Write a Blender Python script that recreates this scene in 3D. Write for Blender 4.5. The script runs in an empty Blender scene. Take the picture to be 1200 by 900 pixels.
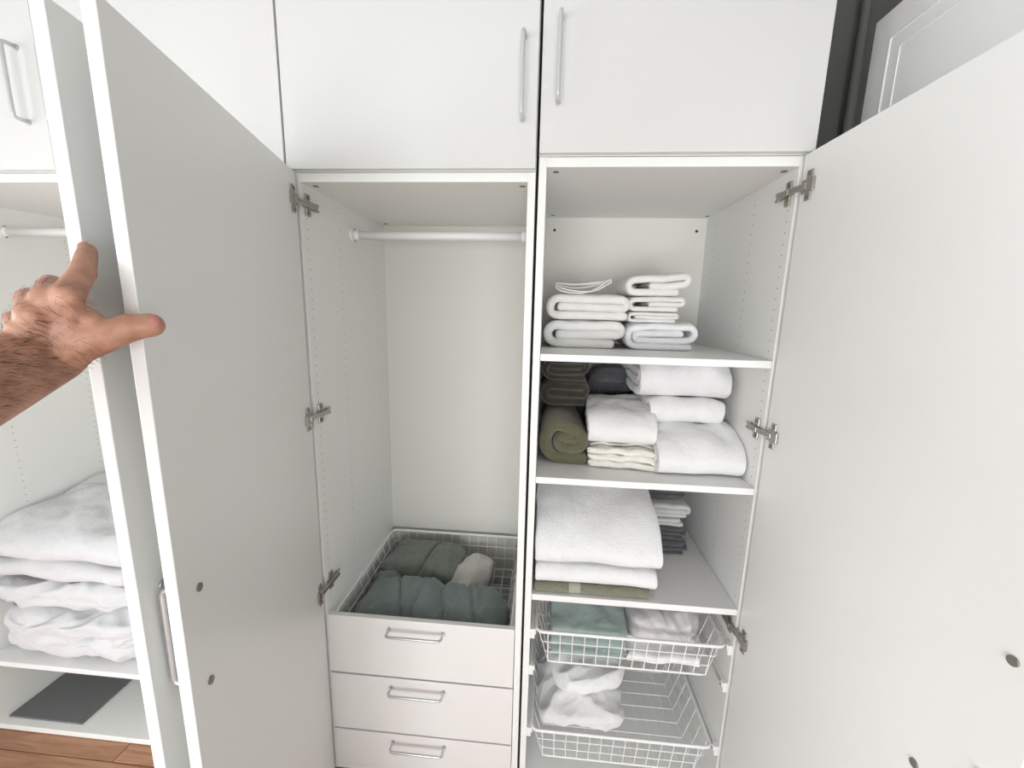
import bpy, bmesh, math, random
from mathutils import Vector, Matrix, noise
random.seed(7)
SC = bpy.context.scene
COL = SC.collection
# ------------------------------------------------------------------ camera
cam_d = bpy.data.cameras.new('camera'); cam = bpy.data.objects.new('camera', cam_d); COL.objects.link(cam)
RX = Vector((0.9963062, 0.08267164, 0.02322388)); FW = Vector((-0.07717971, 0.98065465, -0.17988816)); UP = Vector((-0.03764626, 0.17743128, 0.98341288))
CAM = Vector((0.03379535, -1.02065419, 1.45820728))
cam.matrix_world = Matrix(((RX.x, UP.x, -FW.x, CAM.x), (RX.y, UP.y, -FW.y, CAM.y), (RX.z, UP.z, -FW.z, CAM.z), (0, 0, 0, 1)))
cam_d.sensor_width = 36; cam_d.lens = 478.95 / 1200 * 36; cam_d.clip_start = 0.01
SC.camera = cam
# ------------------------------------------------------------------ world, daylight and added fill, exposure
W = bpy.data.worlds.new('world'); SC.world = W; W.use_nodes = True
bg = W.node_tree.nodes['Background']; bg.inputs[0].default_value = (0.80, 0.90, 1.0, 1); bg.inputs[1].default_value = 3.0
SC.view_settings.view_transform = 'Standard'; SC.view_settings.look = 'None'
SC.view_settings.gamma = 1; SC.view_settings.exposure = 0.18; SC.view_settings.use_curve_mapping = False
def area(name, loc, aim, sx, sy, power, colr):
    d = bpy.data.lights.new(name, 'AREA'); d.shape = 'RECTANGLE'; d.size = sx; d.size_y = sy; d.energy = power; d.color = colr
    o = bpy.data.objects.new(name, d); COL.objects.link(o); o.location = loc
    o.rotation_euler = (Vector(aim) - Vector(loc)).to_track_quat('-Z', 'Z').to_euler()
    return o
XL, XR, YF, YB, ZC = -2.6, 1.25, -3.1, 0.60, 2.55          # room extents
area('window_daylight', (XL - 0.10, -1.60, 1.25), (XL + 1, -1.60, 1.25), 1.7, 1.5, 34, (0.97, 0.985, 1.0))  # unseen window added as source for the light from the left
area('front_fill_light', (-0.15, YF - 0.10, 0.90), (-0.15, YF + 1, 0.90), 2.3, 1.4, 66, (1.0, 0.995, 0.98))  # fill light in an added, unseen front window, to brighten interiors and drawers
lp = bpy.data.lights.new('added_fill_bulb', 'POINT'); lp.energy = 0.8; lp.shadow_soft_size = 0.16; lp.color = (1, 0.95, 0.86)  # weak fill from the added, unseen ceiling lamp
lo = bpy.data.objects.new('added_fill_bulb', lp); COL.objects.link(lo); lo.location = (-0.6, -1.9, 2.22)

# ------------------------------------------------------------------ materials
def mat(name, col, rough=0.5, metal=0.0, bump=None, var=None, spec=0.5, sheen=0.0, sss=0.0, emit=0):
    m = bpy.data.materials.new(name); m.use_nodes = True; nt = m.node_tree; b = nt.nodes['Principled BSDF']
    b.inputs['Base Color'].default_value = (*col, 1); b.inputs['Roughness'].default_value = rough; b.inputs['Metallic'].default_value = metal
    b.inputs['Specular IOR Level'].default_value = spec
    if sheen: b.inputs['Sheen Weight'].default_value = sheen; b.inputs['Sheen Roughness'].default_value = 0.6
    if sss: b.inputs['Subsurface Weight'].default_value = sss; b.inputs['Subsurface Radius'].default_value = (0.012, 0.005, 0.003); b.inputs['Subsurface Scale'].default_value = 1
    tc = nt.nodes.new('ShaderNodeTexCoord')
    if var:      # (scale, amount, second colour)
        n = nt.nodes.new('ShaderNodeTexNoise'); n.inputs['Scale'].default_value = var[0]; n.inputs['Detail'].default_value = 6
        r = nt.nodes.new('ShaderNodeValToRGB'); r.color_ramp.elements[0].position = 0.5 - var[1]; r.color_ramp.elements[1].position = 0.5 + var[1]
        r.color_ramp.elements[0].color = (*col, 1); r.color_ramp.elements[1].color = (*var[2], 1)
        nt.links.new(tc.outputs['Object'], n.inputs['Vector']); nt.links.new(n.outputs['Fac'], r.inputs['Fac']); nt.links.new(r.outputs['Color'], b.inputs['Base Color'])
    last = None
    for (sc_, dist, strength) in (bump or []):
        n = nt.nodes.new('ShaderNodeTexNoise'); n.inputs['Scale'].default_value = sc_; n.inputs['Detail'].default_value = 4
        bp = nt.nodes.new('ShaderNodeBump'); bp.inputs['Strength'].default_value = strength; bp.inputs['Distance'].default_value = dist
        nt.links.new(tc.outputs['Object'], n.inputs['Vector']); nt.links.new(n.outputs['Fac'], bp.inputs['Height'])
        if last: nt.links.new(last.outputs['Normal'], bp.inputs['Normal'])
        last = bp
    if last: nt.links.new(last.outputs['Normal'], b.inputs['Normal'])
    return m
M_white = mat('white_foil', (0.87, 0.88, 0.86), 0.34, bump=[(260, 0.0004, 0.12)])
M_over_dim = mat('dimmed_white_foil', (0.68, 0.685, 0.67), 0.36, bump=[(260, 0.0004, 0.12)])  # white foil darkened in colour to offset strong light on the overhead doors
M_inner = mat('white_melamine', (0.855, 0.865, 0.84), 0.5, bump=[(260, 0.0004, 0.1)])
M_edge = mat('white_edge_band', (0.84, 0.84, 0.83), 0.4)
M_draw = mat('drawer_white', (0.80, 0.785, 0.77), 0.4)
M_back = mat('back_board', (0.72, 0.71, 0.66), 0.6)
M_wire = mat('white_wire', (0.88, 0.88, 0.87), 0.35)
M_alu = mat('brushed_aluminium', (0.62, 0.62, 0.63), 0.35, 0.85)
M_paint = mat('painted_handle', (0.60, 0.61, 0.62), 0.4, 0.3)
M_nick = mat('nickel', (0.42, 0.40, 0.37), 0.35, 0.9)
M_hole = mat('pin_hole', (0.30, 0.29, 0.26), 0.8)
M_dark = mat('dark_recess', (0.02, 0.02, 0.018), 0.8)
M_plast = mat('white_plastic', (0.85, 0.85, 0.84), 0.35)
M_plug = mat('grey_plug', (0.18, 0.17, 0.14), 0.6)
M_screw = mat('screw', (0.25, 0.24, 0.20), 0.5, 0.6)
def cloth(name, col, second=None, fine=900, amt=0.35, big=0.0, vs=30):
    return mat(name, col, 0.95, bump=[(22, 0.012, 0.28 + big), (fine * .6, 0.003, amt)], var=(vs, 0.25, second or tuple(c * 0.95 for c in col)), spec=0.1, sheen=0.35)
M_towel = cloth('white_terry', (0.83, 0.815, 0.79), fine=700, amt=0.6)
M_towel2 = cloth('bright_terry', (0.86, 0.865, 0.87), fine=420, amt=0.9)
M_sheet = cloth('white_cotton', (0.80, 0.80, 0.795), fine=1500, amt=0.1, big=0.25)
M_bed = cloth('cool_white_cotton', (0.78, 0.78, 0.79), fine=1500, amt=0.1, big=0.3)
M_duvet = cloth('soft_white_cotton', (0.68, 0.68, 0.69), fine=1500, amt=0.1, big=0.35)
M_lit = cloth('lit_white_cotton', (0.90, 0.90, 0.90), fine=1500, amt=0.1, big=0.3)  # white cotton lightened in colour to stand in for light reaching the baskets
M_cream = cloth('cream_crochet', (0.82, 0.79, 0.72), fine=300, amt=0.9)
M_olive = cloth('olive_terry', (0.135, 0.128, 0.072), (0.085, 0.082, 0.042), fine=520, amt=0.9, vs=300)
M_olive2 = cloth('grey_olive_terry', (0.25, 0.255, 0.185), (0.13, 0.135, 0.09), fine=420, amt=1.0, vs=330)
M_band = cloth('pale_olive_band', (0.36, 0.38, 0.31), fine=900, amt=0.2)
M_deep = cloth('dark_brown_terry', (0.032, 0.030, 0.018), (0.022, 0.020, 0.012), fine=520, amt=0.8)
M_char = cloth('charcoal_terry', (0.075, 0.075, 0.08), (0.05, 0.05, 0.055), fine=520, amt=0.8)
M_grey = cloth('pale_grey_terry', (0.55, 0.55, 0.54), fine=520, amt=0.7)
M_jers = cloth('slate_green_jersey', (0.205, 0.250, 0.243), (0.17, 0.21, 0.203), fine=1300, amt=0.12, big=0.25)
M_jers2 = cloth('moss_green_jersey', (0.185, 0.215, 0.185), (0.155, 0.18, 0.155), fine=1300, amt=0.12, big=0.2)
M_teal = cloth('teal_cotton', (0.34, 0.42, 0.40), (0.28, 0.355, 0.34), fine=1300, amt=0.12, big=0.35)
M_bag = cloth('off_white_cotton', (0.66, 0.65, 0.61), fine=1200, amt=0.15, big=0.3)
M_satin = mat('pale_grey_satin', (0.66, 0.65, 0.66), 0.5, bump=[(26, 0.012, 0.5), (1200, 0.001, 0.1)], var=(14, 0.2, (0.48, 0.47, 0.48)), sheen=0.2)
M_folder = mat('grey_board', (0.16, 0.17, 0.17), 0.7, bump=[(500, 0.0005, 0.3)])
M_wall = mat('white_wall_paint', (0.82, 0.82, 0.80), 0.9, bump=[(120, 0.001, 0.2)])
M_gwall = mat('dark_grey_wall_paint', (0.17, 0.17, 0.155), 0.9, bump=[(120, 0.001, 0.2)])
M_pipe = mat('grey_pipe_paint', (0.32, 0.32, 0.30), 0.5)
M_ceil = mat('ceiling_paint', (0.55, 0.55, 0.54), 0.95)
M_gloss = mat('gloss_white_paint', (0.88, 0.88, 0.87), 0.3, bump=[(40, 0.001, 0.15)])
def wood():
    m = bpy.data.materials.new('oak_floor'); m.use_nodes = True; nt = m.node_tree; b = nt.nodes['Principled BSDF']
    tc = nt.nodes.new('ShaderNodeTexCoord'); mp = nt.nodes.new('ShaderNodeMapping'); mp.inputs['Scale'].default_value = (2.2, 22, 22)
    n = nt.nodes.new('ShaderNodeTexNoise'); n.inputs['Scale'].default_value = 2.2; n.inputs['Detail'].default_value = 8; n.inputs['Distortion'].default_value = 1.2
    r = nt.nodes.new('ShaderNodeValToRGB'); r.color_ramp.elements[0].position = 0.3; r.color_ramp.elements[1].position = 0.72
    r.color_ramp.elements[0].color = (0.30, 0.135, 0.07, 1); r.color_ramp.elements[1].color = (0.50, 0.28, 0.165, 1)
    nt.links.new(tc.outputs['Object'], mp.inputs['Vector']); nt.links.new(mp.outputs['Vector'], n.inputs['Vector'])
    nt.links.new(n.outputs['Fac'], r.inputs['Fac']); nt.links.new(r.outputs['Color'], b.inputs['Base Color']); b.inputs['Roughness'].default_value = 0.45
    return m
M_wood = wood()
def glass():
    m = bpy.data.materials.new('window_glass'); m.use_nodes = True; nt = m.node_tree; nt.nodes.clear()
    o = nt.nodes.new('ShaderNodeOutputMaterial'); mx = nt.nodes.new('ShaderNodeMixShader'); t = nt.nodes.new('ShaderNodeBsdfTransparent')
    g = nt.nodes.new('ShaderNodeBsdfGlossy'); g.inputs['Roughness'].default_value = 0.02; mx.inputs[0].default_value = 0.06
    nt.links.new(t.outputs[0], mx.inputs[1]); nt.links.new(g.outputs[0], mx.inputs[2]); nt.links.new(mx.outputs[0], o.inputs[0])
    return m
M_glass = glass()

# ------------------------------------------------------------------ mesh helpers (world coordinates in, parented out)
class MB:
    def __init__(s): s.bm = bmesh.new()
    def box(s, a, b, mi=0, bevel=0.0, mtx=None):
        x0, y0, z0 = a; x1, y1, z1 = b
        r = bmesh.ops.create_cube(s.bm, size=1); vs = r['verts']
        for v in vs: v.co = Vector((x0 + (v.co.x + .5) * (x1 - x0), y0 + (v.co.y + .5) * (y1 - y0), z0 + (v.co.z + .5) * (z1 - z0)))
        fs = list({f for v in vs for f in v.link_faces})
        if bevel:
            es = list({e for v in vs for e in v.link_edges})
            g = bmesh.ops.bevel(s.bm, geom=es, offset=bevel, segments=2, affect='EDGES', profile=0.5)
            fs = list(set([f for f in fs if f.is_valid] + list(g['faces']))); vs = list({v for f in fs for v in f.verts})
        for f in fs: f.material_index = mi
        if mtx: bmesh.ops.transform(s.bm, matrix=mtx, verts=vs)
        return s
    def tube(s, pts, r, n=8, mi=0, cyclic=False, cap=True):
        pts = [Vector(p) for p in pts]; N = len(pts); rs = r if isinstance(r, (list, tuple)) else [r] * N
        rings = []; up = None
        for i, p in enumerate(pts):
            if cyclic: t = (pts[(i + 1) % N] - pts[i - 1])
            else: t = pts[min(i + 1, N - 1)] - pts[max(i - 1, 0)]
            t.normalize()
            if up is None: up = t.orthogonal().normalized()
            else: up = (up - t * up.dot(t)).normalized()
            sd = t.cross(up)
            rings.append([s.bm.verts.new(p + (up * math.cos(2 * math.pi * k / n) + sd * math.sin(2 * math.pi * k / n)) * rs[i]) for k in range(n)])
        for i in range(N if cyclic else N - 1):
            A, B = rings[i], rings[(i + 1) % N]
            for k in range(n):
                f = s.bm.faces.new((A[k], A[(k + 1) % n], B[(k + 1) % n], B[k])); f.material_index = mi; f.smooth = n > 5
        if cap and not cyclic:
            for R_ in (list(reversed(rings[0])), rings[-1]):
                f = s.bm.faces.new(R_); f.material_index = mi
        return s
    def disc(s, c, nrm, r, h, n=10, mi=0):
        c = Vector(c); nrm = Vector(nrm).normalized(); return s.tube([c, c + nrm * h], r, n, mi)
    def build(s, name, mats, parent=None, smooth=None):
        me = bpy.data.meshes.new(name); bmesh.ops.recalc_face_normals(s.bm, faces=s.bm.faces[:])
        s.bm.to_mesh(me); s.bm.free()
        for m in (mats if isinstance(mats, (list, tuple)) else [mats]): me.materials.append(m)
        return link(name, me, parent)
def link(name, me, parent=None):
    o = bpy.data.objects.new(name, me); COL.objects.link(o)
    if parent is not None:
        off = WL[parent.name]; me.transform(Matrix.Translation(-off)); o.parent = parent; WL[o.name] = off
    else: WL[o.name] = Vector((0, 0, 0))
    return o
WL = {}
def rebase(o, loc=None):      # give a single-mesh thing an origin at its base
    me = o.data
    if loc is None:
        xs = [v.co.x for v in me.vertices]; ys = [v.co.y for v in me.vertices]; zs = [v.co.z for v in me.vertices]
        loc = Vector(((min(xs) + max(xs)) / 2, (min(ys) + max(ys)) / 2, min(zs)))
    me.transform(Matrix.Translation(-Vector(loc))); o.location = loc; WL[o.name] = Vector(loc)
    return o
def thing(name, loc, label, cat, group=None):
    o = bpy.data.objects.new(name, None); COL.objects.link(o); o.location = loc; o.empty_display_size = 0.05; WL[o.name] = Vector(loc)
    return tag(o, label, cat, group)
def tag(o, label, cat, group=None):
    o['label'] = label; o['category'] = cat
    if group: o['group'] = group
    return o
def struct(o): o['kind'] = 'structure'; return o
def stuff(o): o['kind'] = 'stuff'; return o
def rbox(pts, rad=0.02, seg=5, closed=True):     # polyline with rounded corners
    out = []; n = len(pts); P = [Vector(p) for p in pts]
    for i in range(n):
        if not closed and i in (0, n - 1): out.append(P[i]); continue
        a, b, c = P[i - 1], P[i], P[(i + 1) % n]
        d1 = (a - b).normalized(); d2 = (c - b).normalized(); p0 = b + d1 * rad; p1 = b + d2 * rad
        for k in range(seg + 1):
            t = k / seg; out.append((1 - t) ** 2 * p0 + 2 * t * (1 - t) * b + t * t * p1)
    return out

# ------------------------------------------------------------------ room shell
def wall_with_hole(name, axis, pos, thick, u0, u1, hu0, hu1, hz0, hz1, m):
    b = MB()
    def bx(a0, a1, z0, z1):
        if axis == 'x': b.box((min(pos, pos + thick), a0, z0), (max(pos, pos + thick), a1, z1))
        else: b.box((a0, min(pos, pos + thick), z0), (a1, max(pos, pos + thick), z1))
    bx(u0, hu0, 0, ZC); bx(hu1, u1, 0, ZC); bx(hu0, hu1, 0, hz0); bx(hu0, hu1, hz1, ZC)
    return struct(b.build(name, m))
fl = struct(MB().box((XL, YF, -0.10), (XR, YB, -0.012)).build('floor', M_wood))
pw = 0.145; y = YF; row = 0
pb = MB().box((-0.65, -pw / 2 + 0.0012, -0.012), (0.65, pw / 2 - 0.0012, -0.001), bevel=0.0015); plank = pb.build('plank', M_wood, fl)
first = True
while y < YB - 0.01:
    w_ = min(pw, YB - y); x = XL + [0.65, 0.2, 0.9][row % 3] - 0.65
    while x < XR:
        a = max(x, XL); e = min(x + 1.3, XR)
        if e - a > 0.05:
            o = plank if first else plank.copy()
            if not first: COL.objects.link(o)
            first = False; o.location = ((a + e) / 2, y + w_ / 2, 0); o.scale = ((e - a - 0.002) / 1.3, w_ / pw, 1)
        x += 1.3
    y += pw; row += 1
struct(MB().box((XL, YF, ZC), (XR, YB, ZC + 0.1)).build('ceiling', M_ceil))
struct(MB().box((XL - .12, YB, 0), (XR + .12, YB + 0.1, ZC)).build('wall_back', M_gwall))
struct(MB().box((XR, YF, 0), (XR + 0.12, YB, ZC)).build('wall_right', M_gwall))
wall_with_hole('wall_left', 'x', XL - 0.12, 0.12, YF - .12, YB, -2.45, -0.75, 0.50, 2.00, M_wall)
wall_with_hole('wall_front', 'y', YF - 0.12, 0.12, XL, XR + .12, -1.30, 1.00, 0.20, 1.60, M_wall)
def window(name, axis, pos, u0, u1, z0, z1):
    b = MB(); f = 0.05
    def bx(bb, a0, a1, c0, c1, d0, d1):
        if axis == 'x': bb.box((pos + d0, a0, c0), (pos + d1, a1, c1))
        else: bb.box((a0, pos + d0, c0), (a1, pos + d1, c1))
    um = (u0 + u1) / 2
    bx(b, u0, u0 + f, z0, z1, -.03, .03); bx(b, u1 - f, u1, z0, z1, -.03, .03); bx(b, um - .03, um + .03, z0 + f, z1 - f, -.03, .03)
    bx(b, u0 + f, u1 - f, z0, z0 + f, -.03, .03); bx(b, u0 + f, u1 - f, z1 - f, z1, -.03, .03)
    w = struct(b.build(name, M_gloss))
    for (a0, a1) in ((u0 + f, um - .03), (um + .03, u1 - f)):
        p = MB(); bx(p, a0, a1, z0 + f, z1 - f, -.003, .003); p.build('pane', M_glass, w)
window('window_1', 'x', XL - 0.05, -2.45, -0.75, 0.50, 2.00)  # out of view, added to hold the light from the left
window('added_window', 'y', YF - 0.05, -1.30, 1.00, 0.20, 1.60)  # invented window behind the camera, framing the front fill light
# white room door leaf standing open just beyond the right-hand wardrobe door
dr = MB(); dr.box((0.744, -0.78, 0.01), (0.784, 0.086, 2.106), bevel=0.002)
DY0, DY1 = -0.78, 0.086
door = struct(dr.build('door_1', M_gloss))
for (c0, c1) in ((1.15, 2.045), (0.12, 1.02)):
    p = MB(); r0 = [(0.7435, DY0 + .11, c0), (0.7435, DY1 - .055, c0), (0.7435, DY1 - .055, c1), (0.7435, DY0 + .11, c1)]
    p.tube(rbox(r0, 0.004, 2), 0.0024, 6, cyclic=True)
    r1 = [(0.7438, DY0 + .14, c0 + .03), (0.7438, DY1 - .085, c0 + .03), (0.7438, DY1 - .085, c1 - .03), (0.7438, DY0 + .14, c1 - .03)]
    p.tube(rbox(r1, 0.004, 2), 0.0018, 6, cyclic=True)
    p.build('panel_moulding', M_gloss, door)
h = MB(); h.disc((0.744, -0.72, 1.05), (-1, 0, 0), 0.024, 0.008, 20); h.tube(rbox([(0.74, -0.72, 1.05), (0.70, -0.72, 1.05), (0.70, -0.60, 1.05)], 0.015, 4, False), 0.008, 10)
h.build('door_handle', M_alu, door)
t = tag(rebase(MB().tube([(1.015, 0.565, 0), (1.015, 0.565, ZC)], 0.014, 16).build('wall_pipe', M_pipe)), 'grey painted vertical pipe on the dark wall right of the wardrobes', 'pipe')
# ceiling lamp added behind the camera for a little fill, out of view
cl = thing('added_ceiling_lamp', (-0.6, -1.9, ZC), 'round white ceiling lamp added unseen behind the camera for fill light', 'lamp')
MB().tube([(-0.6, -1.9, ZC), (-0.6, -1.9, ZC - .03)], 0.06, 24).build('canopy', M_plast, cl)
MB().tube([(-0.6, -1.9, ZC - .03), (-0.6, -1.9, ZC - .13)], 0.008, 8).build('stem', M_alu, cl)

# ------------------------------------------------------------------ wardrobes
T = 0.018; DEP = 0.525
def d_handle(P0, P1, out, r=0.0042, mat_=None, name='handle', parent=None, so=0.032):
    P0, P1, out = Vector(P0), Vector(P1), Vector(out)
    b = MB(); pts = rbox([P0, P0 + out * so, P1 + out * so, P1], 0.011, 5, False); b.tube(pts, r, 10)
    for p in (P0, P1): b.disc(p, out, r * 1.5, 0.003, 12)
    return b.build(name, mat_ or M_alu, parent)
def hinge(parent, xw, nx, z, o, d, n):
    # cross plate on the side panel (inner face xw, room side normal nx), arm, cup flange on the door inner face
    b = MB(); X = lambda k: xw + nx * k
    def bx(k0, k1, y0, y1, z0, z1, mi, bev=0.0015): b.box((min(X(k0), X(k1)), y0, z0), (max(X(k0), X(k1)), y1, z1), mi, bev)
    bx(0, .004, .008, .062, z - .008, z + .008, 0)
    bx(0, .005, .016, .036, z - .027, z + .027, 0, 0.002)
    bx(.004, .014, .010, .056, z - .0065, z + .0065, 0)
    bx(.006, .011, .050, .066, z - .010, z - .004, 0); bx(.006, .011, .050, .066, z + .004, z + .010, 0)
    b.disc((X(.005), .026, z + .019), (nx, 0, 0), .0045, .0022, 10, 1); b.disc((X(.005), .026, z - .019), (nx, 0, 0), .0045, .0022, 10, 1)
    s0 = Vector((X(.010), .018, z)); dd = Vector(d); nn = Vector(n); oo = Vector(o)
    c = Vector((oo.x, oo.y, z)) + dd * .030 + nn * .004
    ax = (c - s0); L = ax.length; ax.normalize(); zz = Vector((0, 0, 1)); sd = ax.cross(zz).normalized()
    mt = Matrix.Translation(s0) @ Matrix((ax, sd, zz)).transposed().to_4x4()
    b.box((0, -.0035, -.006), (L, .0035, .006), 2, 0.001, mt)
    mt2 = Matrix.Translation(Vector((oo.x, oo.y, z)) + dd * .012) @ Matrix((dd, nn, zz)).transposed().to_4x4()
    b.box((.012, .0002, -.031), (.030, .004, .031), 0, 0.0015, mt2); b.box((.0, .0002, -.014), (.040, .006, .014), 0, 0.002, mt2)
    b.disc(mt2 @ Vector((.021, .004, .024)), nn, .004, .002, 10, 1); b.disc(mt2 @ Vector((.021, .004, -.024)), nn, .004, .002, 10, 1)
    return b.build('hinge', [M_nick, M_screw, M_alu], parent)
def frame(root, x0, x1, z0, z1, yb=DEP, holes=()):
    MB().box((x0, 0, z0), (x0 + T, yb + .006, z1), bevel=.0008).build('side_panel', M_inner, root)
    MB().box((x1 - T, 0, z0), (x1, yb + .006, z1), bevel=.0008).build('side_panel', M_inner, root)
    MB().box((x0 + T, 0.001, z1 - .021), (x1 - T, yb, z1), bevel=.0008).build('top_panel', M_inner, root)
    MB().box((x0 + T, 0.001, z0), (x1 - T, yb, z0 + .020), bevel=.0008).build('bottom_panel', M_inner, root)
    MB().box((x0 + T, yb, z0 + .02), (x1 - T, yb + .005, z1 - .021)).build('back_panel', M_back, root)
    for (side, za, zb) in holes:
        b = MB(); xw = x0 + T if side == 'l' else x1 - T; nx = 1 if side == 'l' else -1
        for yy in (.024, .187, .44):
            z = za
            while z < zb:
                b.disc((xw - nx * .001, yy, z), (nx, 0, 0), .0018, .0013, 8); z += .0249
        stuff(b.build('shelf_pin_holes', M_hole, root))
def door_leaf(root, o, ang, L, s0, n_side, z0, z1, thick=.0150, hinges=(), xw=0, nx=1, handle=None, holes=()):
    """o: hinge corner of the inner face; opens towards -y at angle ang; n_side +1: inner face looks to +x, -1: to -x"""
    d = Vector((math.cos(ang), -math.sin(ang), 0)); n = Vector((math.sin(ang), math.cos(ang), 0)) * n_side
    O = Vector((o[0], o[1], 0)); zz = Vector((0, 0, 1))
    mt = Matrix.Translation(O) @ Matrix((d, n, zz)).transposed().to_4x4()
    b = MB(); b.box((s0, -thick, z0), (L, 0, z1), 0, .0012, mt)
    dl = b.build('door', [M_white], root)
    for z in hinges: hinge(dl, xw, nx, z, O, d, n)
    for (s, z) in holes:
        MB().disc(mt @ Vector((s, -.001, z)), n, .0062, .0035, 12).build('handle_screw', M_screw, dl)
    if handle:
        s, za, zb = handle; d_handle(mt @ Vector((s, -thick, za)), mt @ Vector((s, -thick, zb)), -n, parent=dl, mat_=M_alu)
    return dl
ZT = 1.772
# A: middle left (rail, drawers)
A = thing('wardrobe', (-0.2995, 0.26, 0), 'white wardrobe with hanging rail above three drawers, its door held open by the hand', 'wardrobe', 'row of white wardrobes')
frame(A, -.596, -.003, 0.002, ZT, holes=[('l', .60, 1.74)])
door_leaf(A, (-.580, -.010), 1.3247, .5835, .002, +1, .006, ZT - .003, hinges=(1.703, 1.165, .654), xw=-.578, nx=1, handle=(.541, .90, 1.056), holes=((.541, 1.056), (.541, .90)))
# C: next left, door hinged on the right, leaning against A's door
Cc = thing('wardrobe', (-0.8985, 0.26, 0), 'white wardrobe left of the drawer wardrobe, mostly hidden behind its own open door', 'wardrobe', 'row of white wardrobes')
frame(Cc, -1.197, -.600, 0.002, ZT)
# D: far left
D = thing('wardrobe', (-1.4985, 0.26, 0), 'far left white wardrobe with a heap of white bedding on a low shelf', 'wardrobe', 'row of white wardrobes')
frame(D, -1.797, -1.200, 0.002, ZT, holes=[('l', .30, 1.74)])
# C door: its outer face looks right, towards A's door
ca = 1.377; cd = Vector((math.cos(ca), -math.sin(ca), 0)); cn = Vector((math.sin(ca), math.cos(ca), 0))
mtc = Matrix.Translation(Vector((-.612, .008, 0))) @ Matrix((cd, cn, Vector((0, 0, 1)))).transposed().to_4x4()
b = MB(); b.box((.016, -.015, .006), (.594, 0, ZT - .003), 0, .0012, mtc); cdoor = b.build('door', [M_white], Cc)
d_handle(mtc @ Vector((.553, 0, .90)), mtc @ Vector((.553, 0, 1.056)), cn, parent=cdoor)
b = MB(); b.tube(rbox([mtc @ Vector((.553, .0, .885)), mtc @ Vector((.553, .012, .885)), mtc @ Vector((.553, .012, .868))], .005, 3, False), .0022, 8); b.build('hook', M_nick, cdoor)
for z in (1.703, 1.165, .30): hinge(cdoor, -.618, -1, z, Vector((-.627, .006, 0)), cd, -cn)
# D door swings left out of view
door_leaf(D, (-1.800, -.005), 1.95, .594, .004, +1, .006, ZT - .003, hinges=(1.703, 1.165, .615), xw=-1.779, nx=1, handle=(.553, .90, 1.056))
# B: right wardrobe, standing a little higher
ZB = .032
B = thing('wardrobe', (0.30, 0.26, ZB), 'right-hand white wardrobe with shelves of towels and two wire baskets', 'wardrobe', 'row of white wardrobes')
frame(B, .004, .596, ZB, ZT + ZB, holes=[('r', .70, 1.77)])
for x in (.02, .54):
    for y in (.03, .46): MB().box((x, y, 0), (x + .04, y + .04, ZB)).build('foot', M_plug, B)
door_leaf(B, (.580, -.010), 1.5502, .585, .002, -1, ZB + .004, ZT + ZB - .003, hinges=(1.732, 1.176, .617), xw=.578, nx=-1, handle=(.553, .905, 1.069), holes=((.553, 1.069), (.553, .905), (.479, .825)))
# the right door's inner face looks to -x: mirror of the left one (handled by n_side)
def shelf(root, x0, x1, ztop, y0=0.0):
    return MB().box((x0 + .0008, y0, ztop - T), (x1 - .0008, DEP - .004, ztop), bevel=.0012).build('shelf', M_edge, root)
S1, S2, S3 = 1.3505, 1.0243, 0.6767
for z in (S1, S2, S3): shelf(B, .022, .578, z)
SD = 0.276; shelf(D, -1.779, -1.218, SD); shelf(Cc, -1.179, -.618, SD)
for r_, xa, xb in ((A, -.578, -.021), (D, -1.779, -1.218), (Cc, -1.179, -.618)):
    b = MB(); zr = 1.672; b.tube([(xa + .02, .262, zr), (xb - .02, .262, zr)], .0125, 16)
    b.build('clothes_rail', M_wire, r_)
    for x, s in ((xa, 1), (xb, -1)):
        e = MB(); e.disc((x, .262, zr), (s, 0, 0), .019, .012, 18, 0); e.disc((x + s * .012, .262, zr), (s, 0, 0), .0155, .016, 18, 0)
        e.disc((x + s * .012, .262, zr + .0165), (s, 0, 0), .003, .0012, 8, 1); e.disc((x + s * .012, .262, zr - .0165), (s, 0, 0), .003, .0012, 8, 1)
        e.build('rail_bracket', [M_wire, M_plug], r_)
# dowel caps under the tops and back fixings
for r_, xa, xb, zc in ((A, -.578, -.021, ZT - .021), (B, .022, .578, ZT + ZB - .021)):
    for x in (xa + .022, xb - .014):
        for yy in (.035, .49): MB().disc((x, yy, zc), (0, 0, -1), .0075, .0006, 12).build('cam_lock', M_plug, r_)
for x in (.052, .545): MB().disc((x, DEP, 1.740), (0, -1, 0), .0045, .003, 12).build('back_screw', M_dark, B)
# drawers of A
dz = [(.368, .562), (.166, .362), (.024, .160)]
for i, (z0, z1) in enumerate(dz):
    b = MB(); b.box((-.577, -.006, z0), (-.0225, .010, z1), bevel=.0015)
    if i: b.box((-.565, .010, z0 + .02), (-.553, .48, z1 - .03)).box((-.046, .010, z0 + .02), (-.034, .48, z1 - .03)).box((-.565, .468, z0 + .02), (-.034, .48, z1 - .03)).box((-.565, .01, z0 + .02), (-.034, .48, z0 + .026))
    dw = b.build('drawer', M_draw, A)
    zc = (.532, .333, .134)[i]
    d_handle((-.389, -.006, zc), (-.229, -.006, zc), (0, -1, 0), parent=dw, r=.0038)
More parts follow.
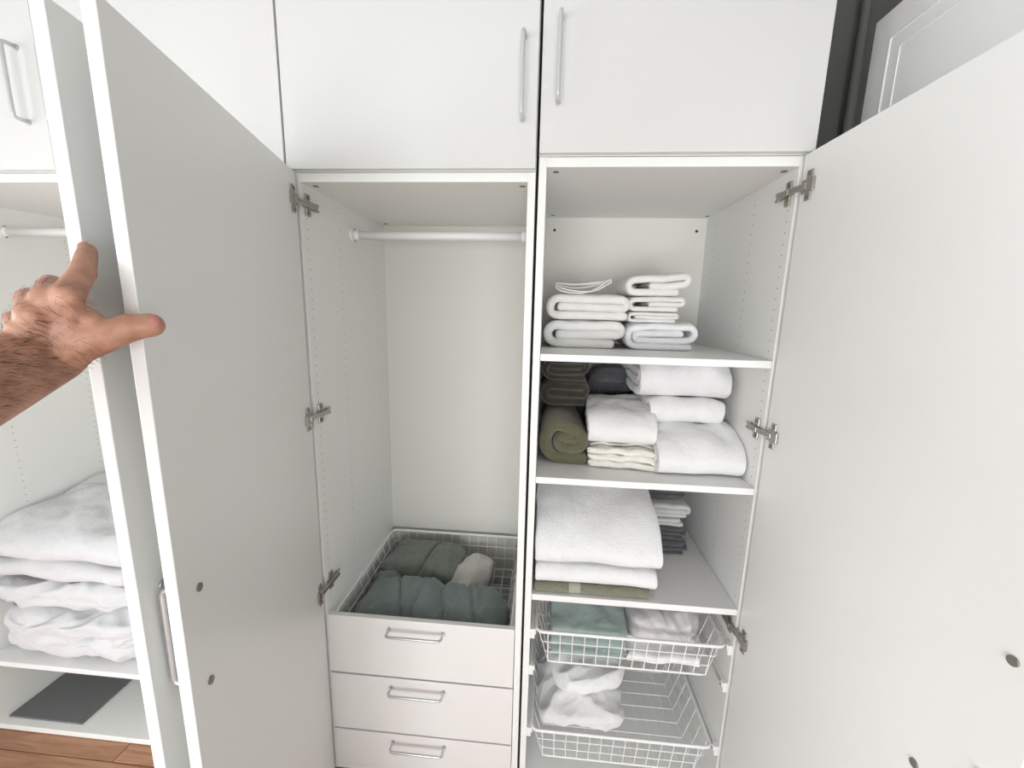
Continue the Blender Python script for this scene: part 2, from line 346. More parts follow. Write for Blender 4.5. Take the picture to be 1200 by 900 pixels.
# overhead cabinets
def overhead(x0, x1, zb, label, hx, zh, name='overhead_cabinet'):
    o = thing(name, ((x0 + x1) / 2, .26, zb), label, 'cabinet', 'overhead cabinets on top of the wardrobes')
    zt_ = zb + .60
    MB().box((x0, 0, zb), (x0 + T, DEP, zt_)).build('side_panel', M_inner, o); MB().box((x1 - T, 0, zb), (x1, DEP, zt_)).build('side_panel', M_inner, o)
    MB().box((x0 + T, 0, zb), (x1 - T, DEP, zb + T)).build('bottom_panel', M_inner, o); MB().box((x0 + T, 0, zt_ - T), (x1 - T, DEP, zt_)).build('top_panel', M_inner, o)
    MB().box((x0 + T, DEP - .005, zb + T), (x1 - T, DEP, zt_ - T)).build('back_panel', M_back, o)
    dd = MB().box((x0 + .001, -.020, zb + .001), (x1 - .001, -.004, zt_ - .001), bevel=.0012).build('door', M_over_dim, o)
    d_handle((hx, -.020, zh), (hx, -.020, zh + .163), (0, -1, 0), parent=dd, mat_=M_paint, so=.030, r=.0045)
overhead(-.5965, -.0025, 1.7735, 'overhead cabinet door above the hanging rail, handle at its right edge', -.036, 1.874)
overhead(.0035, .5965, 1.8055, 'overhead cabinet above the towel shelves, handle at its left edge', .0415, 1.908)
overhead(-1.197, -.5995, 1.7735, 'overhead cabinet between the drawer wardrobe and the far left one, no handle in sight', -1.160, 1.874)
overhead(-1.797, -1.1995, 1.7735, 'far left overhead cabinet with a grey bow handle cut by the photo edge', -1.250, 1.882)

# ------------------------------------------------------------------ wire baskets and runners
def basket(name, x0, x1, y0, y1, zr, zb, ins, label, nx=13, ny=9, nzw=2, rr=.0048):
    t = thing(name, ((x0 + x1) / 2, (y0 + y1) / 2, zb), label, 'basket', 'white wire baskets')
    MB().tube(rbox([(x0, y0, zr), (x1, y0, zr), (x1, y1, zr), (x0, y1, zr)], .022, 6), rr, 10, cyclic=True).build('rim', M_wire, t)
    w = MB(); r = .0015
    bx0, bx1, by0, by1 = x0 + ins, x1 - ins, y0 + ins * .6, y1 - ins * .6
    for i in range(nx + 1):
        f = i / nx; xt = x0 + ins * .9 + (x1 - x0 - 1.8 * ins) * f; xb = bx0 + (bx1 - bx0) * f
        w.tube([(xt, y0 + .002, zr), (xb, by0, zb), (xb, by1, zb), (xt, y1 - .002, zr)], r, 5)
    for i in range(ny + 1):
        f = i / ny; yt = y0 + ins * .7 + (y1 - y0 - 1.4 * ins) * f; yb_ = by0 + (by1 - by0) * f
        w.tube([(x0 + .002, yt, zr), (bx0, yb_, zb + .002), (bx1, yb_, zb + .002), (x1 - .002, yt, zr)], r, 5)
    for k in range(1, nzw + 1):
        f = k / (nzw + 1); L = lambda a, b_: a + (b_ - a) * f
        w.tube(rbox([(L(x0, bx0), L(y0, by0), L(zr, zb)), (L(x1, bx1), L(y0, by0), L(zr, zb)), (L(x1, bx1), L(y1, by1), L(zr, zb)), (L(x0, bx0), L(y1, by1), L(zr, zb))], .015, 3), r, 5, cyclic=True)
    w.tube(rbox([(bx0, by0, zb), (bx1, by0, zb), (bx1, by1, zb), (bx0, by1, zb)], .012, 3), .0025, 6, cyclic=True)
    stuff(w.build('wire_mesh', M_wire, t))
    return t
basket('wire_basket', .040, .558, -.004, .47, .563, .448, .036, 'upper white wire basket in the right wardrobe, holding teal and grey clothes')
basket('wire_basket', .037, .556, -.004, .47, .228, .112, .036, 'lower white wire basket in the right wardrobe, holding a white crumpled bundle')
basket('wire_basket', -.566, -.033, .014, .50, .545, .41, .03, 'white wire basket behind the top drawer front, holding slate green clothes')
def runner(root, xw, nx, z, y0=.004):
    b = MB(); X = lambda k: xw + nx * k
    def bx(k0, k1, ya, yb_, za, zb_): b.box((min(X(k0), X(k1)), ya, za), (max(X(k0), X(k1)), yb_, zb_), 0, .0008)
    bx(0, .002, y0, .49, z - .012, z + .012); bx(.002, .011, y0 + .01, .49, z - .012, z - .010); bx(.002, .011, y0 + .01, .49, z + .010, z + .012)
    bx(0, .013, y0 - .006, y0 + .012, z - .016, z + .014)
    b.disc((X(.012), y0 + .002, z + .003), (nx, 0, 0), .009, .005, 16, 0); b.disc((X(.017), y0 + .002, z + .003), (nx, 0, 0), .003, .001, 10, 1)
    b.build('basket_runner', [M_plast, M_plug], root)
for z in (.552, .432, .216):
    runner(B, .022, 1, z); runner(B, .578, -1, z)
runner(A, -.578, 1, .533, .02); runner(A, -.021, -1, .533, .02)

# ------------------------------------------------------------------ textiles
def nz(p, f, seed):
    q = Vector((p.x * f + seed * 7.13, p.y * f + seed * 3.7, p.z * f - seed * 5.1)); return noise.noise(q)
def finish(name, me, m, sub=1, solid=None):
    o = bpy.data.objects.new(name, me); COL.objects.link(o)
    if solid:
        md = o.modifiers.new('s', 'SOLIDIFY'); md.thickness = solid; md.offset = 0
    if sub:
        md = o.modifiers.new('u', 'SUBSURF'); md.levels = sub; md.render_levels = sub
    bpy.context.view_layer.update()
    ev = o.evaluated_get(bpy.context.evaluated_depsgraph_get()); nm = bpy.data.meshes.new_from_object(ev)
    bpy.data.objects.remove(o); bpy.data.meshes.remove(me)
    nm.materials.clear()
    for mm in (m if isinstance(m, (list, tuple)) else [m]): nm.materials.append(mm)
    for p in nm.polygons: p.use_smooth = True
    nm.name = name
    return nm
def fold_path(order, W_, H_, t, lay=None, endin=.15, startin=.08, profile=None):
    """spiral / zigzag section in (a, b): a across 0..W, b up 0..H"""
    N = max(order) + 1; zc = [t / 2 + (H_ - t) * i / max(N - 1, 1) for i in range(N)]
    pts = []; side = -1; a = W_ - startin * W_ ; spans = [abs(order[i + 1] - order[i]) for i in range(len(order) - 1)]
    used = {1: [], -1: []}
    cur = a
    for i, k in enumerate(order):
        z = zc[k]
        if i < len(order) - 1:
            z2 = zc[order[i + 1]]; R = abs(z2 - z) / 2; lo, hi = sorted((k, order[i + 1]))
            nest = sum(1 for (l2, h2) in used[side] if l2 < lo and h2 > hi)
            used[side].append((lo, hi)); inset = nest * t * 1.05 + t / 2
            Rx = min(R, .30 * W_) if R > 0 else .001
            tgt = inset + Rx if side < 0 else W_ - inset - Rx
            n = max(3, int(abs(tgt - cur) / .013))
            for j in range(n): pts.append((cur + (tgt - cur) * j / n, z))
            for j in range(0, 9):
                th = math.pi * j / 9
                pts.append((tgt + side * Rx * math.sin(th), (z + z2) / 2 + (z - z2) / 2 * math.cos(th)))
            cur = tgt; side = -side
        else:
            tgt = endin * W_ if side < 0 else W_ - endin * W_
            n = max(3, int(abs(tgt - cur) / .013))
            for j in range(n + 1): pts.append((cur + (tgt - cur) * j / n, z))
    return pts
def folded(name, m, order, W_, H_, D_, t, base, along='y', rot=0, mirror=False, amp=.003, freq=9, seed=1, profile=None, ny=14, endin=.15, startin=.08,
           label='', cat='towel', group=None, tilt=0, sag=0, grooves=(), shear=0, bulge=.06, band=None, parent=None, wfn=None, sub=1, ragged=.004, ridge=.0):
    """cloth folded over itself. along: the axis the folds run along. base: world point of the centre of the near bottom edge"""
    t = H_ / (max(order) + 1) * 1.02
    pts = fold_path(order, W_, H_, t, endin=endin, startin=startin)
    bm = bmesh.new(); G = []
    for i, (a, b_) in enumerate(pts):
        if mirror: a = W_ - a
        rowv = []; jit = ragged * noise.noise(Vector((i * .35, seed * 2.3, 0)))
        for j in range(ny + 1):
            f = j / ny; e = D_ * f + (jit * 2.2 if j in (0, ny) else 0)
            u, v = a - W_ / 2, b_
            edge = 1 - (abs(2 * f - 1) ** 6) * .10
            v = v * edge
            if along == 'y': x, yy = u, e
            else: x, yy = D_ * (f - .5) + (jit if j in (0, ny) else 0), u + W_ / 2
            if profile: v *= profile((x, yy))
            if sag: v -= sag * (1 - (2 * (x / (W_ if along == 'y' else D_))) ** 2) * (v / H_)
            if wfn: x, yy = wfn(x, yy, v)
            p = Vector((x, yy, v))
            g = .0
            for (g0, gw, gd) in grooves:
                c = (x if along == 'x' else yy)
                g += gd * math.exp(-((c - g0) / gw) ** 2)
            q = p + Vector((base[0], base[1], base[2]))
            dx = amp * nz(q, freq, seed) * (1.6 if along == 'y' else .8); dy = amp * nz(q, freq, seed + 5) ; dz_ = amp * nz(q, freq * 1.1, seed + 9)
            p += Vector((dx, dy, dz_ * min(1, v / (t * 1.2)) * 1.3))
            if ridge:
                rr_ = ridge * (1 - 2.6 * abs(nz(q + Vector((dx, dy, dz_)) * 4, freq * .9, seed + 21))) + ridge * .5 * (1 - 2.6 * abs(nz(q, freq * 1.9, seed + 23)))
                p.z += rr_ * min(1, v / H_ + .15); p.y -= rr_ * .8 if v < H_ * .8 else 0
            if g: p.z -= g * min(1, v / H_) ; p.y += g * .8
            p.z = max(p.z, t * .5)
            p.z += tilt * (p.x / .2) * (v / H_)
            rowv.append(bm.verts.new(p))
        G.append(rowv)
    for i in range(len(G) - 1):
        for j in range(ny):
            f = bm.faces.new((G[i][j], G[i + 1][j], G[i + 1][j + 1], G[i][j + 1]))
    me = bpy.data.meshes.new('tmp'); bm.to_mesh(me); bm.free()
    nm = finish(name, me, m, sub, t * .94)
    zmin = min(v.co.z for v in nm.vertices)
    nm.transform(Matrix.Rotation(rot, 4, 'Z'))
    if band is not None:
        b0, b1 = band
        for p in nm.polygons:
            if b0 < p.center.x < b1: p.material_index = 1
    o = bpy.data.objects.new(name, nm); COL.objects.link(o); o.location = (base[0], base[1], base[2] - zmin + .0003)
    WL[o.name] = o.location.copy()
    if label: tag(o, label, cat, group)
    return o
def lump(name, m, c, s, rot=0, sub=1, e=3.5, n=22, amp=.010, freq=7, ridge=.006, rfreq=14, seed=1, label='', cat='cloth', group=None, flat=.55, fn=None, tiltx=0, tilty=0, aniso=(1, 1, 1), creases=()):
    """soft crumpled bundle: rounded box with folds; c = centre of its underside, s = full size"""
    bm = bmesh.new(); bmesh.ops.create_cube(bm, size=2); bmesh.ops.subdivide_edges(bm, edges=bm.edges[:], cuts=n, use_grid_fill=True)
    hx, hy, hz = s[0] / 2, s[1] / 2, s[2] / 2
    for v in bm.verts:
        p = v.co.copy(); mx = max(abs(p.x), abs(p.y), abs(p.z)); nrm = (abs(p.x) ** e + abs(p.y) ** e + abs(p.z) ** e) ** (1 / e)
        p *= mx / nrm
        d = p.normalized()
        # thin towards the rim
        rim = 1 - flat * max(abs(p.x), abs(p.y)) ** 4
        q = Vector((p.x * hx, p.y * hy, p.z * hz * rim))
        dirn = Vector((d.x / hx, d.y / hy, d.z / hz)).normalized()
        qq = Vector((q.x * aniso[0], q.y * aniso[1], q.z * aniso[2]))
        warp = Vector((nz(qq, freq, seed + 3), nz(qq, freq, seed + 4), nz(qq, freq, seed + 6))) * .05
        dsp = amp * nz(qq, freq, seed) + ridge * (1 - 2.4 * abs(nz(qq + warp, rfreq, seed + 2))) + ridge * .5 * (1 - 2.4 * abs(nz(qq + warp, rfreq * 2.1, seed + 8))) - ridge * .5
        for (cx_, cy_, ang, wd, dp) in creases:
            dd = (q.x - cx_) * math.cos(ang) + (q.y - cy_) * math.sin(ang) + .02 * nz(q, 8, seed + 11)
            if p.z > -.4: dsp += dp * (1 / (1 + math.exp(-max(-9, min(9, dd / .0035))))) * math.exp(-max(dd, 0) / .05) * .5 - dp * .75 * math.exp(-((dd + wd) / wd) ** 2)
        q += dirn * dsp
        if fn: q = fn(q)
        q.z += tiltx * q.x + tilty * q.y
        v.co = q
    low = sorted(v.co.z for v in bm.verts)[int(len(bm.verts) * .02)]
    for v in bm.verts: v.co.z = max(v.co.z - low, 0 if not (tiltx or tilty) else v.co.z - low)
    me = bpy.data.meshes.new('tmp'); bm.to_mesh(me); bm.free()
    nm = finish(name, me, m, sub); nm.transform(Matrix.Rotation(rot, 4, 'Z'))
    zmin = min(v.co.z for v in nm.vertices)
    o = bpy.data.objects.new(name, nm); COL.objects.link(o); o.location = (c[0], c[1], c[2] - zmin + .0003); WL[o.name] = o.location.copy()
    if label: tag(o, label, cat, group)
    return o
GA = 'white hand towels on the top shelf'
# --- shelf 1, left pair
folded('towel', M_towel, [0, 2, 1], .235, .084, .25, .025, (.147, .185, S1), ridge=.0018, seed=1, amp=.0045, freq=13, endin=.15, startin=.12, label='white folded hand towel lying at the left end of the top shelf, under another', group=GA)
folded('towel', M_towel, [0, 2, 1], .244, .074, .25, .022, (.154, .180, S1 + .0825), ridge=.0018, seed=2, amp=.0045, freq=13, endin=.13, startin=.03, label='white folded towel with the pale cord coiled on top of it', group=GA)
b = MB(); pts = []
for k in range(46):
    tt = k / 45; a = tt * 2 * math.pi * 2.5
    pts.append((.138 + .078 * math.cos(a) + .006 * math.sin(3 * a), .205 + .020 * math.sin(a) + .01 * tt, S1 + .156 + .013 * (1 + math.sin(a + tt)) + .008 * abs(math.cos(a)) + .014 * abs(math.cos(a)) ** 3 * (1 - .3 * tt) + .004 * math.sin(a * 1.7)))
b.tube(pts, .0024, 6); tag(rebase(b.build('cord', M_towel)), 'loosely coiled pale cord lying on the left pile of white towels', 'cord')
# --- shelf 1, right pile
folded('towel', M_towel2, [0, 3, 1, 2], .206, .080, .22, .018, (.366, .190, S1), ridge=.0018, seed=3, amp=.0045, freq=14, endin=.20, startin=.06, label='brightest white towel at the bottom of the right pile on the top shelf', group=GA)
folded('washcloth', M_towel, [0, 2, 1], .150, .032, .19, .0095, (.340, .195, S1 + .0785), seed=4, endin=.14, startin=.05, amp=.003, freq=14, label='thin flat white cloth second from the bottom of the right pile, top shelf', group=GA)
folded('towel', M_towel, [0, 2, 1], .162, .044, .20, .0135, (.345, .190, S1 + .110), ridge=.0018, seed=5, endin=.34, startin=.12, amp=.0035, freq=14, label='white towel just under the tilted top one in the right pile', group=GA)
folded('towel', M_towel, [0, 2, 1], .185, .062, .20, .0165, (.345, .188, S1 + .1535), ridge=.0018, seed=6, amp=.004, freq=14, endin=.36, startin=.16, tilt=.017, label='white towel tilting up to the right, on top of the right pile', group=GA)
# --- shelf 2
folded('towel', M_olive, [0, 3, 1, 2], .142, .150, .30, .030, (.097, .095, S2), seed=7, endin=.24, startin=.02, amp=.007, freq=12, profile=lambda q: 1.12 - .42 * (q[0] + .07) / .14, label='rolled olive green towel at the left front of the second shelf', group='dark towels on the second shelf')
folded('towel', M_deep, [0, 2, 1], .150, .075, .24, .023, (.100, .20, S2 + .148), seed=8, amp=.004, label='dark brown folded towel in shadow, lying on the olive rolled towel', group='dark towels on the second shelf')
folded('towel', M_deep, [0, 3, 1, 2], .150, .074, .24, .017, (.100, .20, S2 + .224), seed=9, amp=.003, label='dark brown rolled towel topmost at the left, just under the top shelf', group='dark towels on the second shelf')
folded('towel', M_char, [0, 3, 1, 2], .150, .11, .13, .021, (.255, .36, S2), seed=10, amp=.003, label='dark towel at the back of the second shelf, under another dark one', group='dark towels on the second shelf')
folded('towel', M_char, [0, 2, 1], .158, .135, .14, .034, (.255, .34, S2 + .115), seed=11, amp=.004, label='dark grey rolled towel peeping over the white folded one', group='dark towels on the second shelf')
GM = 'pile of white and cream cloths in the middle of the second shelf'
folded('cloth', M_cream, [0, 1, 2, 3], .23, .040, .184, .0075, (.258, .080, S2), along='x', ridge=.003, seed=12, amp=.008, freq=20, rot=-.08, label='cream crocheted cloth at the bottom of the middle pile, second shelf', cat='cloth', group=GM, ny=20, ragged=.01)
folded('cloth', M_cream, [0, 1, 2], .23, .026, .186, .0068, (.258, .078, S2 + .0405), along='x', ridge=.003, seed=13, amp=.008, freq=20, rot=-.07, label='cream cloth with a ruffled edge right under the white folded towel', cat='cloth', group=GM, ny=20, ragged=.01)
folded('towel', M_sheet, [0, 3, 1, 2], .24, .105, .186, .024, (.254, .080, S2 + .067), along='x', ridge=.0035, seed=14, amp=.006, freq=13, rot=-.07, profile=lambda q: .66 + .34 * min(1, q[1] / .14), label='thick white folded towel on top of the cream crocheted cloths', group=GM, ny=40)
GR = 'white bed linen at the right of the second shelf'
folded('sheet', M_sheet, [0, 3, 1, 2], .40, .125, .226, .020, (.462, .042, S2), along='x', ridge=.0045, seed=15, amp=.008, freq=11, profile=lambda q: .66 + .34 * min(1, q[1] / .13), label='folded white sheet lying at the front right of the second shelf', cat='bed sheet', group=GR, ny=40)
folded('sheet', M_sheet, [0, 3, 1, 2], .34, .072, .21, .016, (.440, .135, S2 + .1225), along='x', ridge=.004, seed=16, amp=.008, freq=13, label='thin folded white sheet between the two thicker ones on the right', cat='bed sheet', group=GR, ny=40)
folded('sheet', M_bed, [0, 3, 1, 2], .33, .112, .25, .024, (.432, .140, S2 + .194), along='x', ridge=.006, seed=17, amp=.010, freq=11, profile=lambda q: .86 + .14 * min(1, q[1] / .1), label='plump white folded sheet topmost at the right of the second shelf', cat='bed sheet', group=GR, ny=40)
# --- shelf 3
GT = 'bath towels at the left of the third shelf'
folded('towel', [M_olive2, M_band], [0, 1], .30, .030, .320, .014, (.190, .006, S3), along='x', seed=18, amp=.0025, label='grey olive towel with a pale band at the bottom of the bath towel pile', group=GT, ny=20, band=(-.062, -.030), startin=.02, endin=.02)
folded('towel', M_towel2, [0, 2, 1], .34, .050, .335, .0155, (.197, .004, S3 + .0305), along='x', ridge=.0025, seed=19, amp=.003, grooves=((-.090, .003, .003), (-.070, .003, .003)), label='white bath towel directly on the olive towel', group=GT, ny=44)
folded('towel', M_towel2, [0, 5, 1, 4, 2, 3], .42, .150, .345, .022, (.200, .001, S3 + .081), along='x', ridge=.003, seed=20, amp=.005, grooves=((-.092, .003, .004), (-.060, .003, .004)), profile=lambda q: .50 + .66 * min(1, max(0, q[1]) / .20) ** .8, label='big thick white bath towel with a woven band, topmost on the third shelf', group=GT, ny=44, sub=1)
GK = 'small towels at the back of the third shelf'
folded('towel', M_char, [0, 2, 1], .14, .050, .24, .0155, (.452, .235, S3), seed=21, amp=.003, label='charcoal towel at the bottom of the small pile at the back of the third shelf', group=GK)
folded('towel', M_char, [0, 2, 1], .135, .050, .24, .0155, (.450, .238, S3 + .051), seed=22, amp=.003, label='charcoal towel second from the bottom in the small pile at the back', group=GK)
folded('towel', M_grey, [0, 1], .135, .028, .24, .013, (.445, .235, S3 + .102), seed=23, amp=.002, label='thin pale grey towel on the two charcoal towels', group=GK)
folded('towel', M_grey, [0, 2, 1], .150, .048, .24, .0150, (.448, .235, S3 + .131), seed=24, amp=.003, tilt=.005, label='pale grey folded towel under the dark one in the back pile', group=GK)
folded('towel', M_char, [0, 2, 1], .150, .060, .22, .018, (.448, .262, S3 + .185), seed=25, amp=.003, label='dark grey towel topmost in the back pile, under the shelf above', group=GK)
# --- upper basket
folded('shirt', M_teal, [0, 1, 2, 3, 4, 5], .34, .136, .215, .011, (.192, .026, .4545), along='x', ridge=.004, seed=26, amp=.008, freq=11, label='folded teal cotton garment at the left of the upper basket', cat='clothes', ny=40, profile=lambda q: .78 + .22 * min(1, max(0, q[1]) / .12))
folded('cloth', M_lit, [0, 1, 2], .34, .042, .205, .0075, (.412, .028, .4545), along='x', ridge=.003, seed=28, amp=.006, freq=16, ny=30, label='white lacy cloth lying flat under the shiny grey garment, upper basket', cat='cloth', ragged=.01)
lump('shirt', M_satin, (.412, .195, .4985), (.205, .32, .100), seed=27, n=60, sub=0, amp=.014, ridge=.010, rfreq=11, aniso=(1.6, .7, 1), flat=.2, e=4.5, label='shiny pale grey crumpled garment at the right of the upper basket', cat='clothes')
# --- lower basket
lump('sheet', M_lit, (.190, .195, .1180), (.290, .25, .095), seed=31, n=40, amp=.016, ridge=.011, rfreq=9, flat=.4, label='crumpled white sheet at the bottom of the lower basket', cat='bed sheet')
lump('pillowcase', M_lit, (.215, .225, .2120), (.235, .22, .085), seed=32, n=40, amp=.014, ridge=.011, rfreq=9, flat=.45, label='crumpled white pillowcase lying on the sheet in the lower basket', cat='pillowcase', rot=.15)
# --- basket behind the drawer front
G4 = 'green clothes in the basket behind the drawer front'
lump('trousers', M_jers, (-.300, .140, .4170), (.480, .20, .125), seed=41, n=90, sub=0, amp=.012, ridge=.007, rfreq=11, aniso=(1.8, .45, 1), flat=.35, e=4.5, rot=-.03, label='slate green trousers bundled along the front of the drawer basket', cat='clothes', group=G4,
     creases=((-.10, 0, .30, .005, .012), (-.035, 0, -.10, .004, .009), (.045, 0, .22, .005, .013), (.13, 0, .30, .006, .013)))
lump('trousers', M_jers2, (-.400, .375, .4170), (.290, .20, .120), seed=42, n=80, sub=0, amp=.010, ridge=.005, rfreq=10, flat=.3, e=6, rot=-.16, label='moss green folded garment at the back left of the drawer basket', cat='clothes', group=G4,
     creases=((.04, 0, -.15, .008, .018),))
lump('sleeve', M_jers, (-.500, .235, .4170), (.10, .22, .085), seed=43, n=36, amp=.014, ridge=.010, rfreq=11, flat=.3, e=2.6, rot=.1, label='slate green garment squeezed against the left wires of the drawer basket', cat='clothes', group=G4)
lump('cloth', M_bag, (-.215, .335, .4170), (.115, .22, .085), seed=44, n=36, amp=.014, ridge=.009, rfreq=10, flat=.5, e=4, rot=-.35, label='off-white cloth tucked beside the green clothes in the drawer basket', cat='cloth')
# --- far left wardrobe bedding
GB = 'white bedding heaped in the far left wardrobe'
lump('duvet', M_duvet, (-1.4985, .250, SD), (.545, .47, .158), seed=51, amp=.020, ridge=.016, rfreq=9, aniso=(.8, .8, 1.8), flat=.08, e=6, n=60, sub=0, label='thick white duvet at the bottom of the bedding heap', cat='duvet', group=GB)
lump('duvet', M_duvet, (-1.4985, .255, SD + .172), (.545, .46, .085), seed=52, amp=.016, ridge=.013, rfreq=9, aniso=(.8, .8, 1.7), flat=.1, e=6, n=60, sub=0, label='puffy white cover on the thick duvet, second in the heap', cat='duvet', group=GB)
folded('sheet', M_duvet, [0, 3, 1, 2], .44, .075, .50, .018, (-1.515, .040, SD + .272), along='x', ridge=.008, seed=53, amp=.013, freq=9, label='folded white sheet under the top cover of the heap', cat='bed sheet', group=GB, ny=40, profile=lambda q: .75 + .4 * min(1, max(0, q[1]) / .3))
folded('sheet', M_duvet, [0, 3, 1, 2], .45, .125, .52, .018, (-1.515, .030, SD + .345), along='x', ridge=.009, seed=54, amp=.016, freq=8, grooves=((.03, .004, .006),), label='buttoned white cover with a seam, topmost in the bedding heap', cat='bed sheet', group=GB, ny=40, profile=lambda q: .62 + .55 * min(1, max(0, q[1]) / .36))
# dark board on the floor of the far left wardrobe
bd = MB(); bd.box((-1.776, .024, .0222), (-1.500, .40, .0285), bevel=.001); tag(rebase(bd.build('board', M_folder)), 'flat dark grey board lying on the floor of the far left wardrobe', 'board')

# ------------------------------------------------------------------ the hand and forearm
def V3(*a): return Vector(a)
J = dict(W=V3(-.482, -.6329, 1.4032), elbow=V3(-.4799, -.8408, 1.3247),
 IM=V3(-.4464, -.640, 1.460), IP=V3(-.4595, -.6109, 1.4855), ID=V3(-.479, -.5887, 1.5036), IT=V3(-.490, -.5766, 1.5126),
 MM=V3(-.4598, -.6469, 1.4562), MP=V3(-.5106, -.602, 1.4727), MD=V3(-.5300, -.5762, 1.4679), MT=V3(-.5290, -.5620, 1.4623),
 RM=V3(-.4674, -.655, 1.4427), RP=V3(-.529, -.6113, 1.4573), RD=V3(-.5400, -.5836, 1.4517), RT=V3(-.5330, -.5670, 1.4458),
 PM=V3(-.4751, -.6587, 1.4261), PP=V3(-.530, -.6256, 1.4356), PD=V3(-.5390, -.6000, 1.4292), PT=V3(-.5340, -.5830, 1.4238),
 TC=V3(-.4572, -.6297, 1.410), TM=V3(-.4284, -.6233, 1.4211), TI=V3(-.4156, -.6097, 1.4289), TT=V3(-.4013, -.5989, 1.4317), SH=V3(-.33, -1.02, 1.12))
hb = bmesh.new()
def ball(p, r):
    bmesh.ops.create_icosphere(hb, subdivisions=2, radius=r, matrix=Matrix.Translation(p))
def chain(pts, rs):
    for i in range(len(pts) - 1):
        a, b_ = pts[i], pts[i + 1]; n = max(2, int((b_ - a).length / (min(rs[i], rs[i + 1]) * .22)))
        for k in range(n + 1):
            f = k / n; ball(a.lerp(b_, f), rs[i] + (rs[i + 1] - rs[i]) * f)
W0 = J['W']; ax = (J['elbow'] - W0).normalized(); sd = UP - ax * UP.dot(ax); sd.normalize()
wU = W0 + sd * .010; wD = W0 - sd * .010
eU = J['elbow'] + sd * .006; eD = J['elbow'] - sd * .010
mU = wU.lerp(eU, .45); mD = wD.lerp(eD, .45)
chain([wU, mU, eU], [.0215, .034, .040]); chain([wD, mD, eD], [.0225, .033, .038])
chain([J['elbow'], J['elbow'].lerp(J['SH'], .6), J['SH']], [.042, .046, .050])
chain([wU, J['IM']], [.019, .0145]); chain([wU, J['MM']], [.019, .0145]); chain([W0, J['RM']], [.020, .0140]); chain([W0, J['PM']], [.020, .0135])
chain([J['TC'], J['IM']], [.016, .012]); chain([wD, J['TC'], J['TM']], [.0215, .0200, .0172])
chain([J['W'].lerp(J['PM'], .5), J['TC'].lerp(J['IM'], .4)], [.015, .015])
chain([V3(-.448, -.6264, 1.4405), V3(-.4366, -.6256, 1.4303), J['TM']], [.0125, .0125, .0150]); web = J['TM'].lerp(J['IM'], .35); chain([J['TM'].lerp(J['TC'], .5), J['TC'].lerp(J['IM'], .55) + V3(.004, .004, 0)], [.011, .010])
chain([J['IM'], J['IP'], J['ID'], J['IT']], [.0135, .0112, .0102, .0088]); chain([J['MM'], J['MP'], J['MD'], J['MT']], [.0135, .0112, .0100, .0088])
chain([J['RM'], J['RP'], J['RD'], J['RT']], [.0130, .0108, .0096, .0086]); chain([J['PM'], J['PP'], J['PD'], J['PT']], [.0120, .0096, .0088, .0078])
chain([J['TM'], J['TI'], J['TT']], [.0172, .0148, .0134]); ball(J['TI'], .0158)
for k in ('IP', 'MP', 'RP'): ball(J[k], .0120)
me = bpy.data.meshes.new('tmp'); hb.to_mesh(me); hb.free()
o = bpy.data.objects.new('tmp', me); COL.objects.link(o)
md = o.modifiers.new('r', 'REMESH'); md.mode = 'VOXEL'; md.voxel_size = .0021
md = o.modifiers.new('m', 'SMOOTH'); md.iterations = 7; md.factor = .5
bpy.context.view_layer.update()
nm = bpy.data.meshes.new_from_object(o.evaluated_get(bpy.context.evaluated_depsgraph_get())); bpy.data.objects.remove(o)
for p in nm.polygons: p.use_smooth = True
def skin():
    m = bpy.data.materials.new('skin'); m.use_nodes = True; nt = m.node_tree; b = nt.nodes['Principled BSDF']
    tc = nt.nodes.new('ShaderNodeTexCoord'); n = nt.nodes.new('ShaderNodeTexNoise'); n.inputs['Scale'].default_value = 45; n.inputs['Detail'].default_value = 6
    r = nt.nodes.new('ShaderNodeValToRGB'); r.color_ramp.elements[0].position = .35; r.color_ramp.elements[1].position = .7
    r.color_ramp.elements[0].color = (.40, .195, .125, 1); r.color_ramp.elements[1].color = (.58, .32, .225, 1)
    nt.links.new(tc.outputs['Object'], n.inputs['Vector']); nt.links.new(n.outputs['Fac'], r.inputs['Fac']); nt.links.new(r.outputs['Color'], b.inputs['Base Color'])
    v = nt.nodes.new('ShaderNodeTexVoronoi'); v.inputs['Scale'].default_value = 520; bp = nt.nodes.new('ShaderNodeBump'); bp.inputs['Strength'].default_value = .25; bp.inputs['Distance'].default_value = .0006
    nt.links.new(tc.outputs['Object'], v.inputs['Vector']); nt.links.new(v.outputs['Distance'], bp.inputs['Height'])
    n2 = nt.nodes.new('ShaderNodeTexNoise'); n2.inputs['Scale'].default_value = 90; bp2 = nt.nodes.new('ShaderNodeBump'); bp2.inputs['Strength'].default_value = .35; bp2.inputs['Distance'].default_value = .002
    nt.links.new(tc.outputs['Object'], n2.inputs['Vector']); nt.links.new(n2.outputs['Fac'], bp2.inputs['Height']); nt.links.new(bp.outputs['Normal'], bp2.inputs['Normal']); nt.links.new(bp2.outputs['Normal'], b.inputs['Normal'])
    b.inputs['Roughness'].default_value = .5; b.inputs['Subsurface Weight'].default_value = .12; b.inputs['Subsurface Radius'].default_value = (.008, .003, .002); b.inputs['Subsurface Scale'].default_value = 1
    return m
M_skin = skin(); M_nail = mat('fingernail', (.52, .20, .175), .34, spec=.6); M_hair = mat('arm_hair', (.055, .026, .014), .6)
nm.materials.append(M_skin); nm.name = 'person'
hv = [(v.co.copy(), v.normal.copy()) for v in nm.vertices]
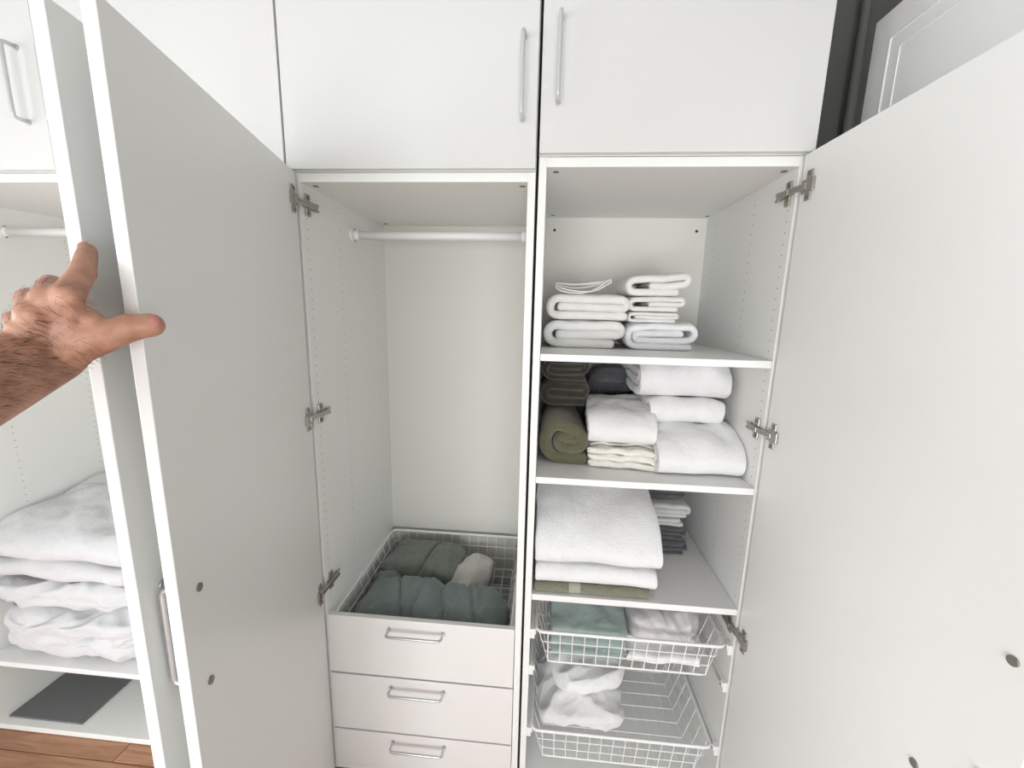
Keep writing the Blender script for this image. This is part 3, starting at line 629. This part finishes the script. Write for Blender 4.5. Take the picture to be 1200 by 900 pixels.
arm = bpy.data.objects.new('person', nm); COL.objects.link(arm); WL['person'] = Vector((0, 0, 0))
tag(arm, 'bare hairy forearm and hand reaching in from the left, pushing two doors open', 'person')
def nail(tip, prev, facing, w, l, off=.0092):
    t_ = (tip - prev).normalized(); f = (facing - t_ * facing.dot(t_)).normalized(); s_ = t_.cross(f)
    bm = bmesh.new(); n = 8; g = []
    for i in range(n + 1):
        rw = []
        for j in range(n + 1):
            u = i / n * 2 - 1; v = j / n * 2 - 1
            su = u * math.sqrt(1 - v * v / 2) ; sv = v * math.sqrt(1 - u * u / 2)
            rw.append(bm.verts.new(tip + t_ * (sv * l + .0030) + s_ * (su * w) + f * (off - .0042 * su * su - .0035 * sv * sv * (1 if sv > 0 else .2))))
        g.append(rw)
    for i in range(n):
        for j in range(n): bm.faces.new((g[i][j], g[i + 1][j], g[i + 1][j + 1], g[i][j + 1]))
    me = bpy.data.meshes.new('tmp'); bm.to_mesh(me); bm.free()
    nn_ = finish('fingernail', me, M_nail, 1, .0011); return link('fingernail', nn_, arm)
nail(J['TT'], J['TI'], -FW + UP * .25, .0088, .0072, .0120)
nail(J['IT'], J['ID'], -RX * .6 + UP * .8, .0062, .0070)
# hairs on the forearm and the back of the hand
hb = MB(); toh = -ax; cnt = 0
random.seed(3)
for _ in range(30000):
    p, n_ = random.choice(hv); s = (p - W0).dot(ax)
    if s > .20 or s < -.045: continue
    if n_.dot(-FW) < -.2 or (p - J['TI']).length < .035 or (p - J['IP']).length < .028 or (p - J['TT']).length < .03 or (p - J['IT']).length < .03: continue
    dens = 1.0 if s > .01 else .45
    if random.random() > dens * .55: continue
    cnt += 1
    if cnt > 4200: break
    L = random.uniform(.006, .013); dr_ = (n_ * .35 + toh * .5 - sd * random.uniform(.2, .7) + V3(random.uniform(-.25, .25), random.uniform(-.25, .25), random.uniform(-.25, .25))).normalized()
    hb.tube([p, p + dr_ * L * .5 + n_ * L * .05, p + dr_ * L - n_ * L * .06], [.00013, .00011, .00004], 3, cap=False)
stuff(hb.build('arm_hair', M_hair, arm))
